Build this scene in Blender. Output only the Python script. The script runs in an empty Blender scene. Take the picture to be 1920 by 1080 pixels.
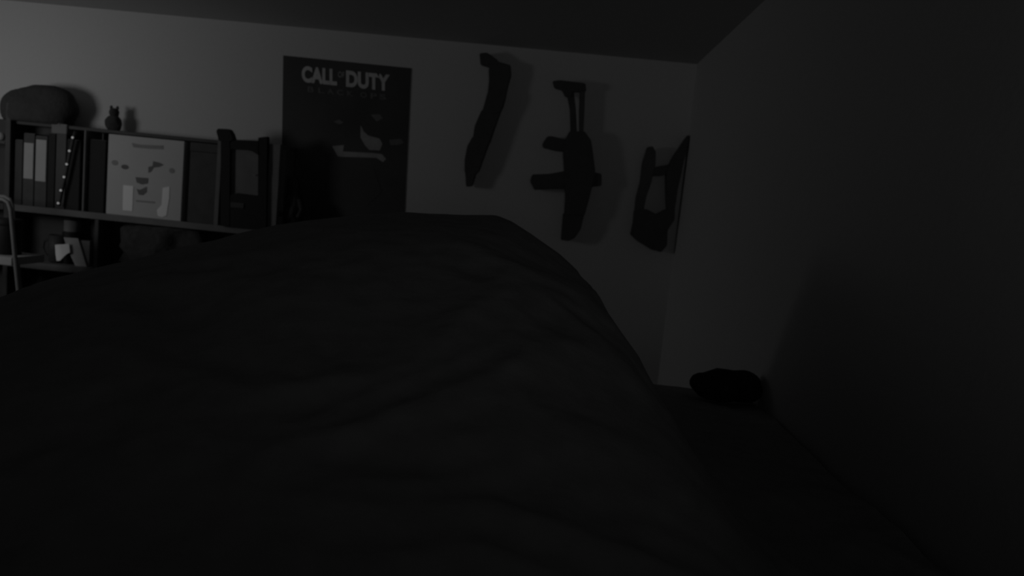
import bpy, bmesh, math, random
from mathutils import Vector, Matrix, noise

sc = bpy.context.scene
col = sc.collection
R = math.radians
random.seed(4)

# ---------------------------------------------------------------- camera, world, lights, exposure
F = 1400.0
CAM = Vector((0.0, 0.0, 1.65))
ROT = (Matrix.Rotation(R(2.0), 4, 'Z') @ Matrix.Rotation(R(90 - 6.5), 4, 'X') @ Matrix.Rotation(R(5.7), 4, 'Z'))
cd = bpy.data.cameras.new('camera'); cam = bpy.data.objects.new('camera', cd); col.objects.link(cam)
cd.sensor_width = 36; cd.lens = F / 1920 * 36; cd.clip_start = 0.03
cd.dof.use_dof = True; cd.dof.focus_distance = 1.1; cd.dof.aperture_fstop = 6.0
cam.matrix_world = Matrix.Translation(CAM) @ ROT
sc.camera = cam

w = bpy.data.worlds.new('night'); sc.world = w; w.use_nodes = True
bg = w.node_tree.nodes['Background']; bg.inputs[0].default_value = (1, 1, 1, 1); bg.inputs[1].default_value = 0.002

def area(name, loc, target, size, size_y, power):
    l = bpy.data.lights.new(name, 'AREA'); l.shape = 'RECTANGLE'; l.size = size; l.size_y = size_y; l.energy = power
    o = bpy.data.objects.new(name, l); col.objects.link(o); o.location = loc
    o.rotation_euler = (Vector(target) - Vector(loc)).to_track_quat('-Z', 'Y').to_euler()
    return o
# weak glow of a small lamp low in front of the left end of the bookcase, and an added fill from behind the camera, no real source
area('lamp_glow', (-2.90, 2.15, 1.74), (-2.641, 3.116, 1.75), 0.45, 0.40, 2.55)
area('rear_fill', (0.28, -1.50, 1.55), (0.25, 3.6, 2.45), 0.7, 0.9, 0.68).data.spread = R(88)

vs = sc.view_settings
vs.view_transform = 'Standard'; vs.look = 'None'; vs.exposure = 0.0; vs.gamma = 1.0; vs.use_curve_mapping = False
sc.display_settings.display_device = 'sRGB'
sc.cycles.use_denoising = True
sc.cycles.max_bounces = 8

# ---------------------------------------------------------------- reading the photograph: where a line of sight meets a real plane
def ray(px, py):
    return (ROT.to_3x3() @ Vector(((px - 960) / F, (540 - py) / F, -1.0)))
def W(px, py, Y):                      # point on the upright plane at depth Y
    d = ray(px, py); t = (Y - CAM.y) / d.y
    p = CAM + d * t
    return (p.x, p.z)
def WR(px, py, X):                     # point on the upright plane x = X
    d = ray(px, py); t = (X - CAM.x) / d.x
    p = CAM + d * t
    return (p.y, p.z)
def G(px, py, z):                      # point on the level plane z
    d = ray(px, py); t = (z - CAM.z) / d.z
    p = CAM + d * t
    return (p.x, p.y)

# ---------------------------------------------------------------- materials
def mat(name, v, rough=0.8, ns=20.0, amp=0.12, bump=0.0, metallic=0.0, emit=0.0, spec=0.3):
    m = bpy.data.materials.new(name); m.use_nodes = True
    nt = m.node_tree; b = nt.nodes['Principled BSDF']
    tc = nt.nodes.new('ShaderNodeTexCoord')
    n = nt.nodes.new('ShaderNodeTexNoise'); n.inputs['Scale'].default_value = ns; n.inputs['Detail'].default_value = 5
    nt.links.new(tc.outputs['Object'], n.inputs['Vector'])
    r = nt.nodes.new('ShaderNodeMapRange')
    r.inputs['To Min'].default_value = v * (1 - amp); r.inputs['To Max'].default_value = v * (1 + amp)
    nt.links.new(n.outputs['Fac'], r.inputs['Value'])
    c = nt.nodes.new('ShaderNodeCombineColor')
    for k in range(3): nt.links.new(r.outputs[0], c.inputs[k])
    nt.links.new(c.outputs[0], b.inputs['Base Color'])
    b.inputs['Roughness'].default_value = rough; b.inputs['Metallic'].default_value = metallic
    b.inputs['Specular IOR Level'].default_value = spec
    if bump:
        bp = nt.nodes.new('ShaderNodeBump'); bp.inputs['Strength'].default_value = bump; bp.inputs['Distance'].default_value = 0.01
        nt.links.new(n.outputs['Fac'], bp.inputs['Height']); nt.links.new(bp.outputs[0], b.inputs['Normal'])
    if emit:
        b.inputs['Emission Color'].default_value = (1, 1, 1, 1); b.inputs['Emission Strength'].default_value = emit
    return m
M = dict(
    wall=mat('painted_plaster', .60, .9, 60, .03, .05, spec=.1), ceiling=mat('ceiling_paint', .45, .95, 40, .04, .05, spec=.1),
    floor=mat('carpet_floor', .12, .95, 200, .3, .3), wood=mat('dark_wood', .065, .6, 12, .3),
    edge=mat('worn_board', .16, .6, 14, .25), black=mat('black_plastic', .014, .7, 30, .2),
    gun=mat('gunmetal_plastic', .075, .6, 30, .2), gun2=mat('grey_plastic', .10, .6, 30, .2),
    poster=mat('poster_paper', .065, .6, 4, .5), print=mat('pale_print', .58, .7, 30, .15), print2=mat('dim_print', .34, .7, 30, .3),
    print3=mat('faint_print', .16, .7, 14, .4),
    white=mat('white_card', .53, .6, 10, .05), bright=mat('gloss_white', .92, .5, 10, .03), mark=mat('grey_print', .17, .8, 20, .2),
    mark2=mat('light_grey_print', .30, .8, 20, .2), book=mat('book_cover', .03, .5, 20, .4), book2=mat('charcoal_cover', .055, .6, 20, .4),
    label=mat('pale_spine', .42, .6, 14, .1), soft=mat('dark_fabric', .06, .95, 60, .25, .4), grey=mat('grey_card', .2, .7, 16, .15),
    duvet=mat('duvet_cotton', .29, .95, 24, .2, .3, spec=.1), sheet=mat('mattress_ticking', .25, .95, 60, .1, .2),
    metal=mat('painted_metal', .22, .45, 30, .15), bulb=mat('tiny_bulb', .8, .4, 10, .02, emit=.16), cloth=mat('grey_cloth', .065, .95, 40, .4, .5),
    picture=mat('dim_photo', .16, .5, 9, .35))

# ---------------------------------------------------------------- mesh helpers
def link(name, bm, m, parent=None, smooth=False):
    bmesh.ops.recalc_face_normals(bm, faces=bm.faces)
    me = bpy.data.meshes.new(name); bm.to_mesh(me); bm.free()
    if smooth:
        for p in me.polygons: p.use_smooth = True
    o = bpy.data.objects.new(name, me); col.objects.link(o); me.materials.append(M[m] if isinstance(m, str) else m)
    if parent:
        o.parent = parent; o.matrix_parent_inverse = Matrix.Translation(-parent.location)
    return o
def tag(o, label=None, cat=None, group=None, kind=None):
    if label: o['label'] = label
    if cat: o['category'] = cat
    if group: o['group'] = group
    if kind: o['kind'] = kind
    return o
def thing(name, loc, label, cat, group=None):
    o = bpy.data.objects.new(name, None); col.objects.link(o); o.location = loc; o.empty_display_size = .05
    return tag(o, label, cat, group)
def box(bm, x0, x1, y0, y1, z0, z1, bev=0.0):
    t = bmesh.new()
    bmesh.ops.create_cube(t, size=1)
    bmesh.ops.transform(t, matrix=Matrix.Translation(((x0+x1)/2, (y0+y1)/2, (z0+z1)/2)) @ Matrix.Diagonal((abs(x1-x0), abs(y1-y0), abs(z1-z0), 1)), verts=t.verts)
    if bev: bmesh.ops.bevel(t, geom=t.edges[:], offset=bev, segments=2, affect='EDGES')
    merge(bm, t); return bm
def merge(bm, t):
    me = bpy.data.meshes.new('tmp'); t.to_mesh(me); t.free(); bm.from_mesh(me); bpy.data.meshes.remove(me)
def B(*a, bev=0.002):
    return box(bmesh.new(), *a, bev=bev)
def prism(pts, y0, y1, bev=0.0, bm=None):       # outline in x,z pushed back along y
    bm = bm or bmesh.new(); t = bmesh.new()
    vs_ = [t.verts.new((x, y0, z)) for x, z in pts]
    f = t.faces.new(vs_)
    r = bmesh.ops.extrude_face_region(t, geom=[f])
    bmesh.ops.translate(t, vec=(0, y1 - y0, 0), verts=[v for v in r['geom'] if isinstance(v, bmesh.types.BMVert)])
    if bev: bmesh.ops.bevel(t, geom=t.edges[:], offset=bev, segments=2, affect='EDGES')
    bmesh.ops.triangulate(t, faces=[f for f in t.faces if len(f.verts) > 4])
    merge(bm, t); return bm
def outline(pxs, y0, y1, bev=0.0, bm=None):     # outline read off the photograph at depth y0
    return prism([W(a, b, y0) for a, b in pxs], y0, y1, bev, bm)
def tube(pts, r, bm=None, n=10):
    bm = bm or bmesh.new(); t = bmesh.new(); pts = [Vector(p) for p in pts]; rings = []
    for i, p in enumerate(pts):
        d = (pts[min(i+1, len(pts)-1)] - pts[max(i-1, 0)]).normalized()
        a = d.cross(Vector((0, 1, 0.013))).normalized(); b = d.cross(a)
        rr = r[i] if isinstance(r, (list, tuple)) else r
        rings.append([t.verts.new(p + (a*math.cos(k*2*math.pi/n) + b*math.sin(k*2*math.pi/n))*rr) for k in range(n)])
    for q, s in zip(rings, rings[1:]):
        for k in range(n): t.faces.new((q[k], q[(k+1) % n], s[(k+1) % n], s[k]))
    t.faces.new(rings[0]); t.faces.new(rings[-1]); merge(bm, t); return bm
def blob(c, rad, amp=0.0, fr=8.0, bm=None, rot=None, flat=None):
    bm = bm or bmesh.new(); t = bmesh.new()
    bmesh.ops.create_icosphere(t, subdivisions=4, radius=1)
    for v in t.verts:
        p = Vector((v.co.x*rad[0], v.co.y*rad[1], v.co.z*rad[2]))
        if amp: p += v.co * amp * noise.fractal((p + Vector(c))*fr, 1, 2, 3)
        if rot: p = rot @ p
        p = Vector(c) + p
        if flat is not None: p.z = max(p.z, flat)
        v.co = p
    merge(bm, t); return bm
def lathe(prof, c, bm=None, n=24):
    bm = bm or bmesh.new(); t = bmesh.new(); rings = []
    for r, z in prof: rings.append([t.verts.new((c[0]+r*math.cos(k*2*math.pi/n), c[1]+r*math.sin(k*2*math.pi/n), c[2]+z)) for k in range(n)])
    for q, s in zip(rings, rings[1:]):
        for k in range(n): t.faces.new((q[k], q[(k+1) % n], s[(k+1) % n], s[k]))
    t.faces.new(rings[0]); t.faces.new(rings[-1]); merge(bm, t); return bm
def struct(name, bm, m): return tag(link(name, bm, m), kind='structure')

# ---------------------------------------------------------------- room shell
YW = 3.60                                        # back wall
ZC = W(700, 64, YW)[1]                           # ceiling height
XR = W(1308, 112, YW)[0]                         # right wall
XL = -3.4
struct('wall_back', B(XL, XR, YW, YW+.1, 0, ZC, bev=0), 'wall')
struct('wall_right', B(XR, XR+.1, -1.6, YW+.1, 0, ZC, bev=0), 'wall')
struct('wall_left', B(XL-.1, XL, -1.6, YW+.1, 0, ZC, bev=0), 'wall')
bm = B(XL, -.25, -1.7, -1.6, 0, ZC, bev=0); box(bm, .75, XR+.1, -1.7, -1.6, 0, ZC); box(bm, -.25, .75, -1.7, -1.6, 2.05, ZC)
struct('wall_rear', bm, 'wall')
struct('ceiling', B(XL-.1, XR+.1, -1.6, YW+.1, ZC, ZC+.1, bev=0), 'ceiling')
struct('floor', B(XL-.1, XR+.1, -1.6, YW+.1, -.1, 0, bev=0), 'floor')
struct('baseboard_back', B(XL, XR, YW-.015, YW, 0, .09), 'wall')

# ---------------------------------------------------------------- bunk-height bed
ZM = 1.14                                        # top of the mattress
BX0, BX1, BY0, BY1 = -1.36, XR-.03, .10, 2.12
bed = thing('loft_bed', ((BX0+BX1)/2, (BY0+BY1)/2, 0), 'wide dark raised bed frame under the heaped bedding in the foreground', 'bed')
for x in (BX0+.03, BX1-.03):
    for y in (BY0+.03, BY1-.03):
        link('post', B(x-.03, x+.03, y-.03, y+.03, 0, ZM-.02, bev=.004), 'wood', bed)
link('platform', B(BX0+.01, BX1-.01, BY0+.01, BY1-.01, ZM-.25, ZM-.2), 'wood', bed)
for y in (BY0, BY1-.025): link('end_rail', B(BX0+.06, BX1-.06, y, y+.025, ZM-.3, ZM-.1), 'wood', bed)
for x in (BX0, BX1-.025): link('side_rail', B(x, x+.025, BY0+.06, BY1-.06, ZM-.3, ZM-.1), 'wood', bed)
tag(link('mattress', B(BX0+.03, BX1-.03, BY0+.03, BY1-.03, ZM-.2, ZM, bev=.03), 'sheet', smooth=True),
    'grey mattress on the raised bed beneath the heaped duvet', 'mattress')

YR = 1.80                                        # depth of the ridge of the heap
ctrl = [W(a, b, YR) for a, b in [(-160, 640), (-40, 585), (60, 556), (180, 520), (300, 486), (420, 453), (560, 417), (755, 401), (900, 404), (960, 411), (985, 430),
                                  (1025, 461), (1085, 505), (1115, 560), (1145, 650), (1190, 760), (1400, 800), (1700, 800)]]
ctrl = [(x, max(z, ZM+.035)) for x, z in ctrl]
def ridge(x):
    if x <= ctrl[0][0]: return ctrl[0][1]
    for (a, za), (b, zb) in zip(ctrl, ctrl[1:]):
        if x <= b:
            t = (x-a)/(b-a); return za + (zb-za)*t
    return ctrl[-1][1]
def sm(t): t = max(0, min(1, t)); return t*t*(3-2*t)
def height(x, y):
    xe = x - .10*(YR - y) * sm((x+.5)/.8)
    zr = (ridge(xe-.05)+2*ridge(xe)+ridge(xe+.05))/4
    g = 1 - .62*sm((YR-y)/1.45) if y < YR else 1 - sm((y-YR)/.34)*.85
    z = ZM+.02 + (zr-ZM-.02)*g
    p = Vector((x*1.0, y*1.0, 0))
    q = p + Vector((noise.noise(p*2.1), noise.noise(p*2.1+Vector((7, 3, 1))), 0))*.5
    f = abs(noise.noise(q*3.1))*.042 + abs(noise.noise(q*7.3+Vector((3, 1, 9))))*.010 + noise.noise(p*22)*.0025
    amp = sm((YR-.05-y)/.5) if y < YR else .1
    z += (.028 - f)*(.18+.82*amp)
    return max(z, ZM+.012)
bm = bmesh.new(); NX, NY = 230, 190
ex0, ex1, ey0, ey1 = BX0-.03, BX1+.015, BY0-.02, BY1+.03
grid = []
for j in range(NY+1):
    row = []
    for i in range(NX+1):
        x = ex0+(ex1-ex0)*i/NX; y = ey0+(ey1-ey0)*j/NY
        z = height(x, y)
        row.append(bm.verts.new((x, y, z)))
    grid.append(row)
for j in range(NY):
    for i in range(NX): bm.faces.new((grid[j][i], grid[j][i+1], grid[j+1][i+1], grid[j+1][i]))
# hem that hangs over the rails
def hem(line, off):
    prev = line
    for k in range(1, 7):
        cur = [bm.verts.new((v.co.x+off[0]*min(k, 2)*.5 + .004*math.sin(v.co.x*40+v.co.y*40), v.co.y+off[1]*min(k, 2)*.5, v.co.z-(v.co.z-(ZM-.16))*k/6)) for v in line]
        for a in range(len(line)-1): bm.faces.new((prev[a], prev[a+1], cur[a+1], cur[a]))
        prev = cur
hem(grid[NY], (0, .02)); hem([r[0] for r in grid], (-.02, 0)); hem(grid[0], (0, -.02))
duv = link('duvet', bm, 'duvet', smooth=True)
tag(duv, 'dark rumpled duvet heaped into a broad mound across the whole foreground', 'duvet')

gx, gy = G(1352, 735, ZM+.06)
bm = blob((gx, gy, ZM+.075), (.085, .07, .05), .03, 9, flat=ZM+.045)
tag(link('folded_garment', bm, 'black', smooth=True), 'small black bundle of cloth on the bed close to the right wall', 'clothing')

link('shade_board', B(BX0+.06, BX1-.06, .0, .03, ZM-.3, 1.49, bev=.006), 'wood', bed)  # unseen board, added to keep the rear fill off the near bedding

# ---------------------------------------------------------------- bookcase
YF = 3.44
def X(px, py=330, Y=YF): return W(px, py, Y)[0]
def Z(px, py, Y=YF): return W(px, py, Y)[1]
zt = Z(300, 258); zm = Z(300, 411); zm0 = Z(300, 423); zl = Z(110, 496); zl0 = Z(110, 508)
xs = X(14, 280); xd1 = X(157, 330); xd2 = X(410, 340); xe = X(531, 330); xx = X(600, 400)
bc = thing('bookcase', ((xs+xe)/2, (YF+YW)/2, 0), 'dark wooden bookcase of open shelves along the back wall at left', 'bookcase')
zs = Z(14, 192)
link('side_panel', prism([(xs-.012, 0), (xs+.012, 0), (xs+.012, zs-.02), (xs-.002, zs), (xs-.012, zs)], YF, YW-.02, .001), 'wood', bc)
link('side_panel', B(xe-.03, xe, YF+.02, YW-.02, zm, zt), 'edge', bc)
link('side_panel', B(xx-.02, xx, YF, YW-.02, 0, zm0), 'wood', bc)
link('divider', B(xd1-.005, xd1+.004, YF, YW-.03, zm, zt), 'edge', bc)
link('divider', B(xd2-.010, xd2+.012, YF-.01, YW-.03, zm, zt+.03), 'edge', bc)
link('divider', B(xd1+.06, xd1+.08, YF, YW-.03, 0, zm0), 'wood', bc)
link('shelf', B(xs+.012, xe-.03, YF+.03, YW-.03, zt, zt+.014), 'wood', bc)
link('shelf', B(xs+.012, xx, YF-.01, YW-.03, zm0, zm), 'edge', bc)
link('shelf', B(xs+.012, xd1+.06, YF-.02, YW-.03, zl0, zl), 'edge', bc)
link('shelf', B(xd1+.08, xx-.02, YF, YW-.03, zl0-.12, zl-.10), 'wood', bc)
link('shelf', B(xs+.012, xx-.02, YF, YW-.03, .06, .08), 'wood', bc)
for q0, q1 in ((zt-.10, zt-.086), (zm0, zm), (zl0, zl), (.06, .08)): link('shelf', B(xs-.52, xs-.012, YF, YW-.03, q0, q1), 'wood', bc)
link('side_panel', B(xs-.55, xs-.52, YF, YW-.005, 0, zs), 'wood', bc)
link('back_panel', B(xs-.55, xe, YW-.018, YW-.006, .02, zt+.02), 'wood', bc)

# bag and soft things on top of the bookcase
zt1 = zt + .014
def blobpx(cx, cy, Y, rx, ry, rz, amp, fr, name, m, label, cat, flat=None):
    x, z = W(cx, cy, Y)
    return tag(link(name, blob((x, Y, z), (rx, ry, rz), amp, fr, flat=flat), m, smooth=True), label, cat)
x0, z0 = W(72, 205, 3.5)
bm = blob((x0, 3.505, zt1+.065), (.175, .080, .120), .03, 5, flat=zt1)
bag = link('cloth_bag', bm, 'soft', smooth=True)
tag(bag, 'large dark soft bag slumped on top of the bookcase at far left', 'bag')
hx, hz = W(98, 150, 3.42)
x1, z1 = W(193, 215, 3.44)
toy = thing('shade_lump', (x1, 3.53, zt1), 'small dark lump added for the shade just right of the large bag', 'shade stand-in')  # dark lump added in place of soft wall shade beside the bag
link('body', blob((x1, 3.53, zt1+.035), (.035, .03, .04), .008, 20, flat=zt1), 'soft', toy, True)
link('head', blob((x1, 3.53, zt1+.085), (.023, .022, .023), .003, 30), 'soft', toy, True)
for s in (-1, 1): link('tip', blob((x1+s*.015, 3.53, zt1+.108), (.007, .005, .010)), 'soft', toy, True)

# ---- things in the upper compartment, far left
def case(pa, pb, top, bot_z, m, name, label, cat, group, lab=None, Y=YF+.02, depth=.11):
    xa, xb = X(pa, (top+380)/2, Y), X(pb, (top+380)/2, Y); zt_ = Z((pa+pb)/2, top, Y)
    t = thing(name, ((xa+xb)/2, Y+depth/2, bot_z), label, cat, group)
    wdt = xb-xa
    link('cover', B(xa+.0008, xb-.0008, Y, Y+depth, bot_z, zt_, bev=.0015), m, t)
    link('pages', B(xa+.003, xb-.003, Y+.006, Y+depth+.002, bot_z+.004, zt_+.001, bev=.0005), 'grey', t)
    if lab:
        zb_, zt2 = Z((pa+pb)/2, lab[1], Y), Z((pa+pb)/2, lab[0], Y)
        l = link('spine_label', B(xa+wdt*.08, xb-wdt*.08, Y-.002, Y+.001, zb_, zt2, bev=.0005), 'label' if len(lab) < 3 else lab[2], t)
        l['label'] = 'pale paper panel on the spine'
    return t
case(27, 42, 262, zm, 'book', 'book', 'thin black book left of the two pale-spined cases', 'book', 'books on the upper shelf')
case(43, 64, 250, zm, 'book2', 'book', 'left one of two tall cases with a pale spine panel', 'book', 'books on the upper shelf', lab=(268, 335))
case(65, 88, 255, zm, 'book2', 'book', 'right one of two tall cases with a pale spine panel', 'book', 'books on the upper shelf', lab=(262, 340))
case(89, 103, 250, zm, 'black', 'book', 'black book right of the two pale-spined cases', 'book', 'books on the upper shelf')
case(104, 123, 250, zm, 'book', 'book', 'black book behind the lower end of the lit string', 'book', 'books on the upper shelf')
case(124, 150, 262, zm, 'black', 'book', 'thick black book behind the upper end of the lit string', 'book', 'books on the upper shelf')
bx0, bx1 = X(91, 238), X(120, 238)
zb = Z(100, 249)
t = thing('small_box', ((bx0+bx1)/2, YF+.06, zb), 'small grey box lying on the black books under the bag', 'box')
link('carton', B(bx0, bx1, YF+.02, YF+.11, zb, Z(105, 231), bev=.002), 'grey', t)
link('lid', B(bx0-.001, bx0+(bx1-bx0)*.55, YF+.018, YF+.112, Z(105, 234), Z(105, 229), bev=.001), 'grey', t)

# lit string of six points hanging over the books
pts = [(137, 258), (131, 283), (126, 308), (121, 332), (115, 357), (110, 381)]
ps = [W(a, b, YF-.008) for a, b in pts]
st = thing('string_light', (ps[0][0], YF-.01, ps[0][1]), 'thin dangling strip carrying six tiny bright points in a slanting row', 'string light')
link('strap', tube([(ps[0][0]+.008, YF-.004, ps[0][1]+.03)] + [(x, YF-.004, z) for x, z in ps] + [(ps[-1][0]-.002, YF-.004, ps[-1][1]-.012)], .0075), 'book2', st, True)
for x, z in ps: link('bulb', blob((x, YF-.012, z), (.0052, .0052, .0052)), 'bulb', st, True)

# black binder in the gap
case(165, 197, 262, zm, 'black', 'binder', 'wide black binder standing left of the pale square box', 'binder', None)

# ---- pale square box with dim print
Yb = YF+.005
xa, xb = X(201, 325, Yb), X(343, 330, Yb); za, zb2 = zm, Z(275, 258, Yb)
pb = thing('display_box', ((xa+xb)/2, Yb+.1, zm), 'pale square printed box with two bright upright stripes on the bookcase', 'box')
link('carton', B(xa, xb, Yb, Yb+.12, zm, zb2, bev=.002), 'white', pb)
def deco(name, pxs, m, lab=None, Y=Yb, th=.0015):
    o = link(name, outline(pxs, Y-th, Y+.0005), m, pb)
    if lab: o['label'] = lab
    return o
deco('printed_line', [(247, 268), (262, 271), (306, 273), (306, 280), (278, 279), (250, 276)], 'mark2', 'dim line of print near the top')
def spot(cx, cy, rx, ry, m, name='printed_spot', n=14, sl=.1):
    return deco(name, [(cx+rx*math.cos(k*2*math.pi/n), cy-ry*math.sin(k*2*math.pi/n)+sl*rx*math.cos(k*2*math.pi/n)) for k in range(n)], m)
spot(215, 305, 6, 5, 'mark2'); spot(234, 313, 7, 4.5, 'mark')
deco('printed_spot', [(287, 302), (299, 305), (307, 309), (298, 313), (288, 314), (283, 322), (278, 324), (278, 313), (286, 311)], 'mark')
spot(322, 320, 5, 5, 'mark2')
deco('printed_panel', [(254, 332), (278, 334), (277, 344), (266, 346), (256, 342)], 'mark')
deco('printed_panel', [(256, 354), (262, 356), (275, 350), (275, 360), (268, 366), (260, 365)], 'mark')
deco('printed_line', [(255, 375), (290, 378), (290, 381), (255, 378)], 'mark2')
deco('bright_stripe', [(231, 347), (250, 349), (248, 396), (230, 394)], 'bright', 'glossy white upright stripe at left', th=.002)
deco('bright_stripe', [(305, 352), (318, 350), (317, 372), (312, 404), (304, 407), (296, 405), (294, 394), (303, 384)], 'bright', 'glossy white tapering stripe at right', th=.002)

# dark file box right of the pale box
xa2, xb2 = X(350, 340), X(403, 345)
t = thing('file_box', ((xa2+xb2)/2, YF+.1, zm), 'charcoal file box standing between the pale box and the black frame', 'file box')
link('carton', B(xa2, xb2, YF+.02, YF+.125, zm, Z(378, 278), bev=.003), 'book2', t)
link('lid', B(xa2-.001, xb2+.001, YF+.018, YF+.127, Z(378, 285), Z(378, 268), bev=.002), 'book2', t)

# ---- black frame standing on the shelf
Yq = YF-.03
fr = thing('picture_frame', (X(455, 400, Yq), Yq, zm), 'tall black picture frame with a knobbed left corner on the bookcase', 'picture frame')
zm_ = zm
def clampz(bm):
    for v in bm.verts: v.co.z = max(v.co.z, zm_)
    return bm
link('stile', clampz(outline([(414, 245), (432, 245), (430, 425), (413, 425)], Yq, Yq+.03, .001)), 'black', fr)
link('stile', clampz(outline([(484, 258), (501, 256), (499, 430), (483, 430)], Yq, Yq+.03, .001)), 'black', fr)
link('top_rail', outline([(430, 256), (440, 262), (486, 264), (486, 292), (474, 284), (462, 281), (430, 279)], Yq, Yq+.028), 'black', fr)
link('bottom_rail', clampz(outline([(430, 366), (445, 362), (484, 367), (484, 430), (430, 428)], Yq+.002, Yq+.028)), 'black', fr)
link('corner_knob', outline([(405, 246), (408, 241), (429, 242), (434, 250), (438, 262), (430, 266), (410, 264)], Yq-.006, Yq+.034, .002), 'black', fr)
link('picture', outline([(429, 276), (486, 282), (486, 372), (429, 370)], Yq+.018, Yq+.024), 'picture', fr)['label'] = 'dim grey picture behind glass'
link('highlight_bead', blob(( *W(478, 328, Yq+.012)[:1], Yq+.012, W(478, 328, Yq+.012)[1]), (.009, .003, .003)), 'metal', fr, True)  # highlight on the picture modelled as a small pale bead
x, z = W(446, 385, Yq)
link('name_plate', B(x-.035, x+.03, Yq-.003, Yq+.004, z-.012, z+.012), 'book2', fr)

# grey magazine file right of the frame
t = thing('magazine_file', (X(516, 400), YF+.1, zm), 'plain grey magazine file standing right of the black frame', 'magazine file')
link('file_body', B(X(503, 340), X(524, 340), YF-.012, YF+.12, zm, Z(512, 270), bev=.002), 'grey', t)
link('lip', B(X(503, 340)-.001, X(524, 340)+.001, YF-.014, YF-.008, zm, Z(512, 330), bev=.001), 'grey', t)

# small figure in front of the poster
Yt = YF+.06
x, _ = W(549, 395, Yt)
tz = zm
t = thing('figurine', (x, Yt, tz), 'small dark figurine on the shelf end in front of the poster edge', 'figurine')
H = (W(536, 330, Yt)[1]-tz)
link('body', blob((x, Yt, tz+H*.36), (.042, .035, H*.38), .012, 18, flat=tz), 'soft', t, True)
link('head', blob((x-.004, Yt, tz+H*.83), (.028, .026, H*.17), .005, 25), 'soft', t, True)
for s in (-1, 1): link('arm', tube([(x+s*.03, Yt-.01, tz+H*.6), (x+s*.048, Yt-.02, tz+H*.42), (x+s*.04, Yt-.045, tz+H*.28)], [.012, .011, .009]), 'soft', t, True)
for s in (-1, 1): link('foot', blob((x+s*.022, Yt-.035, tz+.012), (.017, .025, .013), flat=tz), 'soft', t, True)

# ---- lower compartment
Yc = YF+.06
x, z = W(318, 450, Yc)
zf = zl-.10
bm = blob((x-.03, Yc+.02, z-.05), (.20, .075, z-.05-zf+.05), .07, 8, flat=zf)
for v in bm.verts:
    v.co.z = min(v.co.z, zm0-.012 + .1*(v.co.z-zm0+.012)) if v.co.z > zm0-.012 else v.co.z
    v.co.z = min(v.co.z, zm0-.003); v.co.y = min(max(v.co.y, YF+.012), YW-.035)
tag(link('crumpled_clothing', bm, 'cloth', smooth=True), 'crumpled grey clothing stuffed in the shelf below the pale box', 'clothing')
YG = YF+.02
# bottle
x, z = W(136, 440, YG+.07)
zc = W(136, 402, YG+.07)[1]
h = zc-zl
t = thing('bottle', (x, YG+.07, zl), 'squat bottle with a black lid standing at the right end of the lower shelf', 'bottle')
link('glass_body', lathe([(.040, 0), (.044, .01), (.044, h*.62), (.036, h*.66), (.036, h*.9)], (x, YG+.07, zl)), 'black', t, True)
link('shoulder', lathe([(.0365, h*.64), (.0375, h*.66), (.0375, h*.88), (.034, h*.9)], (x, YG+.07, zl)), 'grey', t, True)
link('lid', lathe([(.041, h*.885), (.042, h*.90), (.040, h*.96), (.028, h)], (x, YG+.07, zl)), 'black', t, True)
# mug
x, z = W(98, 462, YG)
hz = W(98, 441, YG)[1]-zl
t = thing('mug', (x, YG+.04, zl), 'dark grey mug on the lower shelf behind the little white card', 'mug')
link('cup', lathe([(.028, 0), (.036, .008), (.041, hz*.5), (.040, hz), (.036, hz), (.035, hz*.5), (.028, .012)], (x, YG+.04, zl)), 'book2', t, True)
link('handle', tube([(x-.038, YG+.04, zl+hz*.8), (x-.066, YG+.04, zl+hz*.75), (x-.072, YG+.04, zl+hz*.5), (x-.06, YG+.04, zl+hz*.28), (x-.037, YG+.04, zl+hz*.22)], .005), 'book2', t, True)
# white card leaning on the mug
bm = outline([(103, 459), (129, 457), (131, 473), (124, 477), (112, 489), (106, 489), (104, 476)], YG-.022, YG-.016)
for v in bm.verts: v.co.z = max(v.co.z, zl)
tag(link('paper_card', bm, 'bright'), 'little bright white card propped against the dark mug', 'card')
# slanted magazine
bm = outline([(119, 445), (146, 447), (162, 500), (141, 500), (128, 470)], YG-.006, YG+.002)
for v in bm.verts: v.co.z = max(v.co.z, zl)
tag(link('booklet', bm, 'label'), 'pale grey slanting booklet right of the mug on the lower shelf', 'booklet')
bm = B(X(146, 470, YG+.01), X(169, 470, YG+.01), YG+.006, YG+.035, zl, Z(157, 451, YG+.01))
tag(link('small_carton', bm, 'grey'), 'grey carton standing behind the slanting booklet', 'box')

# ---- rack nearer the camera at the far left edge
Yk = 3.02
rk = thing('metal_rack', (W(-40, 560, Yk)[0], Yk+.1, 0), 'light tubular metal rack with a pale shelf at the left edge of the picture', 'rack')
a = W(6, 374, Yk); b = W(15, 379, Yk); c = W(20, 392, Yk); d = W(36, 560, Yk)
ux = (c[0]+d[0])/2 + .0
for dy, sx in ((0, 0), (.2, -.14)):
    mid = W(27, 470, Yk)
    loop = [(a[0]-.35, a[1]), (a[0], a[1]), b, c, mid, d, (d[0]+.03, d[1]-.35), (d[0]+.03, 0)]
    link('upright', tube([(p[0]+sx, Yk+dy, p[1]) for p in loop], .0085), 'metal', rk, True)
    link('upright', tube([(a[0]-.35+sx*.5, Yk+dy, a[1]), (a[0]-.37+sx*.5, Yk+dy, a[1]-.02), (a[0]-.38+sx*.5, Yk+dy, 0)], .0085), 'metal', rk, True)
zsf = W(12, 482, Yk)[1]
link('rack_shelf', B(a[0]-.36, W(24, 488, Yk)[0], Yk-.006, Yk+.2, W(12, 497, Yk)[1], zsf), 'label', rk)['label'] = 'pale shelf board of the rack'
x = a[0]-.05
ck = thing('storage_tin', (x, Yk+.1, zsf), 'black round tin standing on the pale shelf of the metal rack', 'tin')
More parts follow.
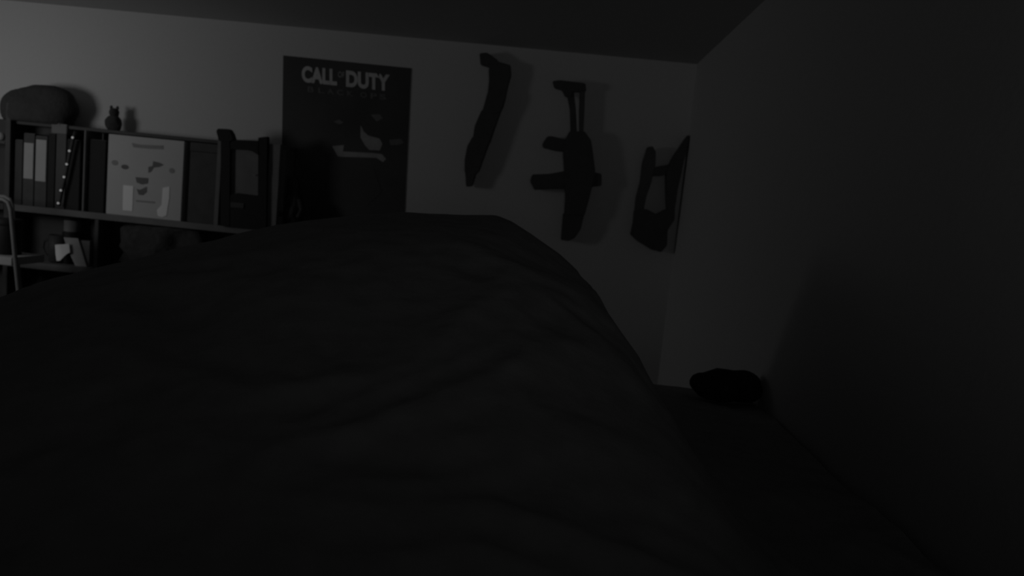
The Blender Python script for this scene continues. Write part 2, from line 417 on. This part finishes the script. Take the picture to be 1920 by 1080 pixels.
link('tin_body', lathe([(.05, 0), (.052, .004), (.052, .13), (.05, .135)], (x, Yk+.1, zsf)), 'black', ck, True)
link('lid', lathe([(.053, .125), (.054, .13), (.054, .15), (.05, .153)], (x, Yk+.1, zsf)), 'black', ck, True)

# pale ball on a bracket further left
x, z = W(2, 272, YF)
z = zt-.086+.02
x, _ = W(1, 272, YF+.05)
tag(link('ball', blob((x, YF+.05, z), (.02, .02, .02)), 'label', smooth=True), 'small pale ball at the left edge beside the bookcase side', 'ball')

# ---------------------------------------------------------------- poster
Yp = YW-.004
PC = [(531, 104), (771, 128), (755, 470), (526, 448)]
pc = [W(a, b, Yp) for a, b in PC]
po = thing('poster', ((pc[0][0]+pc[1][0])/2, YW, pc[2][1]), 'large black poster with a pale two-row title on the back wall', 'poster')
link('paper', prism(pc[::-1], Yp, YW-.0005), 'poster', po)
def text(s, px0, py0, px1, py1, name, m, slope, bold=.0, label=None):
    cu = bpy.data.curves.new(name, 'FONT'); cu.body = s; cu.size = 1; cu.extrude = .001; cu.offset = bold
    o = bpy.data.objects.new(name, cu); col.objects.link(o)
    dg = bpy.context.evaluated_depsgraph_get(); me = bpy.data.meshes.new_from_object(o.evaluated_get(dg))
    bpy.data.objects.remove(o); bpy.data.curves.remove(cu)
    xs_ = [v.co.x for v in me.vertices]; ys_ = [v.co.y for v in me.vertices]
    ax, bx, ay, by = min(xs_), max(xs_), min(ys_), max(ys_)
    for v in me.vertices:
        u = (v.co.x-ax)/(bx-ax); t_ = (v.co.y-ay)/(by-ay)
        px = px0+(px1-px0)*u; py = py1+(py0-py1)*t_ + slope*(px-px0)
        X_, Z_ = W(px, py, Yp)
        v.co = Vector((X_, Yp-.0012 + (0 if v.co.z < 0 else -.0006), Z_))
    me.materials.clear(); me.materials.append(M[m])
    ob = bpy.data.objects.new(name, me); col.objects.link(ob); ob.parent = po; ob.matrix_parent_inverse = Matrix.Translation(-po.location)
    if label: ob['label'] = label
    return ob
text('CALL', 566, 123, 632, 154, 'title_lettering', 'print', .105, .05, 'pale word CALL')
text('OF', 634, 134, 646, 145, 'title_lettering', 'print2', .1, .02, 'tiny dim word OF')
text('DUTY', 649, 132, 731, 163, 'title_lettering', 'print', .105, .05, 'pale word DUTY')
for s, a in zip('BLACKOPS', (577, 597, 614, 632, 651, 676, 695, 712)):
    text(s, a, 162+(a-577)*.105, a+12, 172+(a-577)*.105, 'subtitle_lettering', 'print3', .1, .02)
def pdeco(pxs, m, label=None):
    o = link('printed_shape', outline(pxs, Yp-.0012, Yp+.0005), m, po)
    if label: o['label'] = label
pdeco([(623, 274), (645, 272), (643, 284), (700, 287), (716, 289), (724, 298), (718, 304), (706, 296), (642, 294), (633, 293)], 'print2', 'pale level bar in the artwork')
pdeco([(676, 235), (682, 246), (690, 254), (712, 260), (717, 270), (712, 282), (692, 281), (684, 272), (676, 258)], 'print2', 'pale curved patch in the artwork')
pdeco([(625, 228), (636, 224), (644, 230), (636, 233)], 'print3')
pdeco([(730, 262), (752, 260), (757, 268), (745, 272), (732, 272)], 'print3')
pdeco([(612, 308), (650, 302), (700, 312), (716, 360), (690, 384), (640, 372), (618, 350)], 'poster')
pdeco([(695, 215), (712, 214), (718, 222), (706, 228)], 'print3')

# ---------------------------------------------------------------- toy guns hung on the back wall
def hang(name, px, py, label): 
    x, z = W(px, py, YW-.03)
    return thing(name, (x, YW-.03, z), label, 'toy gun', 'toy guns hung on the back wall')
def part(root, name, pxs, y0=YW-.055, y1=YW-.018, m='gun', bev=.003, label=None):
    y0 -= .0013*len(root.children); y1 += .0007*len(root.children)
    try: o = link(name, outline(pxs, y0, y1, bev), m, root)
    except Exception: o = link(name, outline(pxs, y0, y1, 0), m, root)
    if label: o['label'] = label
    return o
def peg(root, px, py):
    x, z = W(px, py, YW-.03); link('wall_hook', tube([(x, YW-.03, z), (x, YW-.001, z)], .006), 'gun', root, True)

g1 = hang('toy_shotgun', 915, 220, 'slim black curved toy gun, leftmost of three beside the poster')
part(g1, 'butt', [(899, 100), (912, 98), (922, 104), (934, 113), (930, 132), (914, 124), (901, 120)])
part(g1, 'stock', [(922, 112), (944, 118), (957, 122), (958, 140), (953, 158), (948, 180), (914, 178), (917, 150), (916, 132)])
part(g1, 'receiver', [(914, 174), (949, 176), (944, 196), (936, 214), (903, 212), (908, 196)], YW-.06, YW-.016)
part(g1, 'fore_end', [(903, 206), (938, 210), (926, 244), (918, 268), (886, 262), (890, 236)])
part(g1, 'barrel', [(886, 256), (919, 262), (908, 292), (898, 320), (888, 330), (871, 324), (871, 300), (876, 274)])
part(g1, 'muzzle', [(872, 320), (892, 326), (885, 349), (874, 350)], YW-.05, YW-.02)
peg(g1, 930, 160); peg(g1, 893, 280)

g2 = hang('toy_assault_rifle', 1080, 300, 'broad black toy rifle hanging muzzle down with stock, grip and magazine')
part(g2, 'butt', [(1036, 152), (1050, 150), (1098, 156), (1099, 170), (1074, 172), (1070, 182), (1060, 180), (1054, 168), (1040, 164)])
part(g2, 'stock', [(1062, 170), (1076, 170), (1080, 206), (1082, 250), (1070, 250), (1069, 206)], YW-.045, YW-.025)
part(g2, 'stock', [(1088, 170), (1097, 170), (1096, 206), (1094, 250), (1086, 250), (1086, 206)], YW-.045, YW-.025, 'gun2', label='greyer stock bar')
part(g2, 'receiver', [(1068, 246), (1096, 246), (1108, 262), (1112, 286), (1116, 320), (1112, 348), (1060, 350), (1058, 320), (1056, 288), (1060, 262)], YW-.065, YW-.015)
part(g2, 'pistol_grip', [(1026, 256), (1034, 255), (1062, 262), (1058, 284), (1040, 282), (1018, 276), (1017, 270)])
part(g2, 'magazine', [(998, 327), (1030, 326), (1062, 320), (1062, 354), (1030, 354), (1002, 356), (994, 340)])
part(g2, 'carry_handle', [(1110, 322), (1128, 326), (1128, 348), (1110, 350)], YW-.05, YW-.02)
part(g2, 'handguard', [(1060, 344), (1112, 344), (1104, 376), (1096, 404), (1058, 402), (1060, 370)], YW-.06, YW-.016)
part(g2, 'barrel', [(1056, 400), (1096, 400), (1089, 430), (1078, 446), (1066, 452), (1052, 450), (1054, 424)], YW-.05, YW-.02)
peg(g2, 1078, 265); peg(g2, 1080, 360)

g3 = hang('toy_crossbow', 1232, 370, 'forked black toy gun nearest the corner, rightmost of the three')
part(g3, 'right_arm', [(1284, 262), (1292, 252), (1290, 275), (1283, 300), (1278, 325), (1271, 356), (1266, 390), (1251, 392), (1250, 350), (1250, 322), (1262, 296)], YW-.06, YW-.015)
part(g3, 'left_arm', [(1214, 276), (1224, 274), (1230, 284), (1229, 310), (1222, 340), (1212, 370), (1206, 400), (1190, 400), (1193, 370), (1201, 340), (1205, 305)], YW-.045, YW-.02, 'gun2', label='greyer left arm')
part(g3, 'cross_bar', [(1226, 314), (1256, 308), (1256, 326), (1240, 330), (1224, 330)], YW-.045, YW-.022)
part(g3, 'body', [(1190, 394), (1212, 392), (1232, 402), (1266, 384), (1265, 412), (1252, 432), (1251, 460), (1240, 473), (1222, 468), (1196, 452), (1183, 440), (1188, 418)], YW-.055, YW-.018)
peg(g3, 1262, 320); peg(g3, 1225, 440)
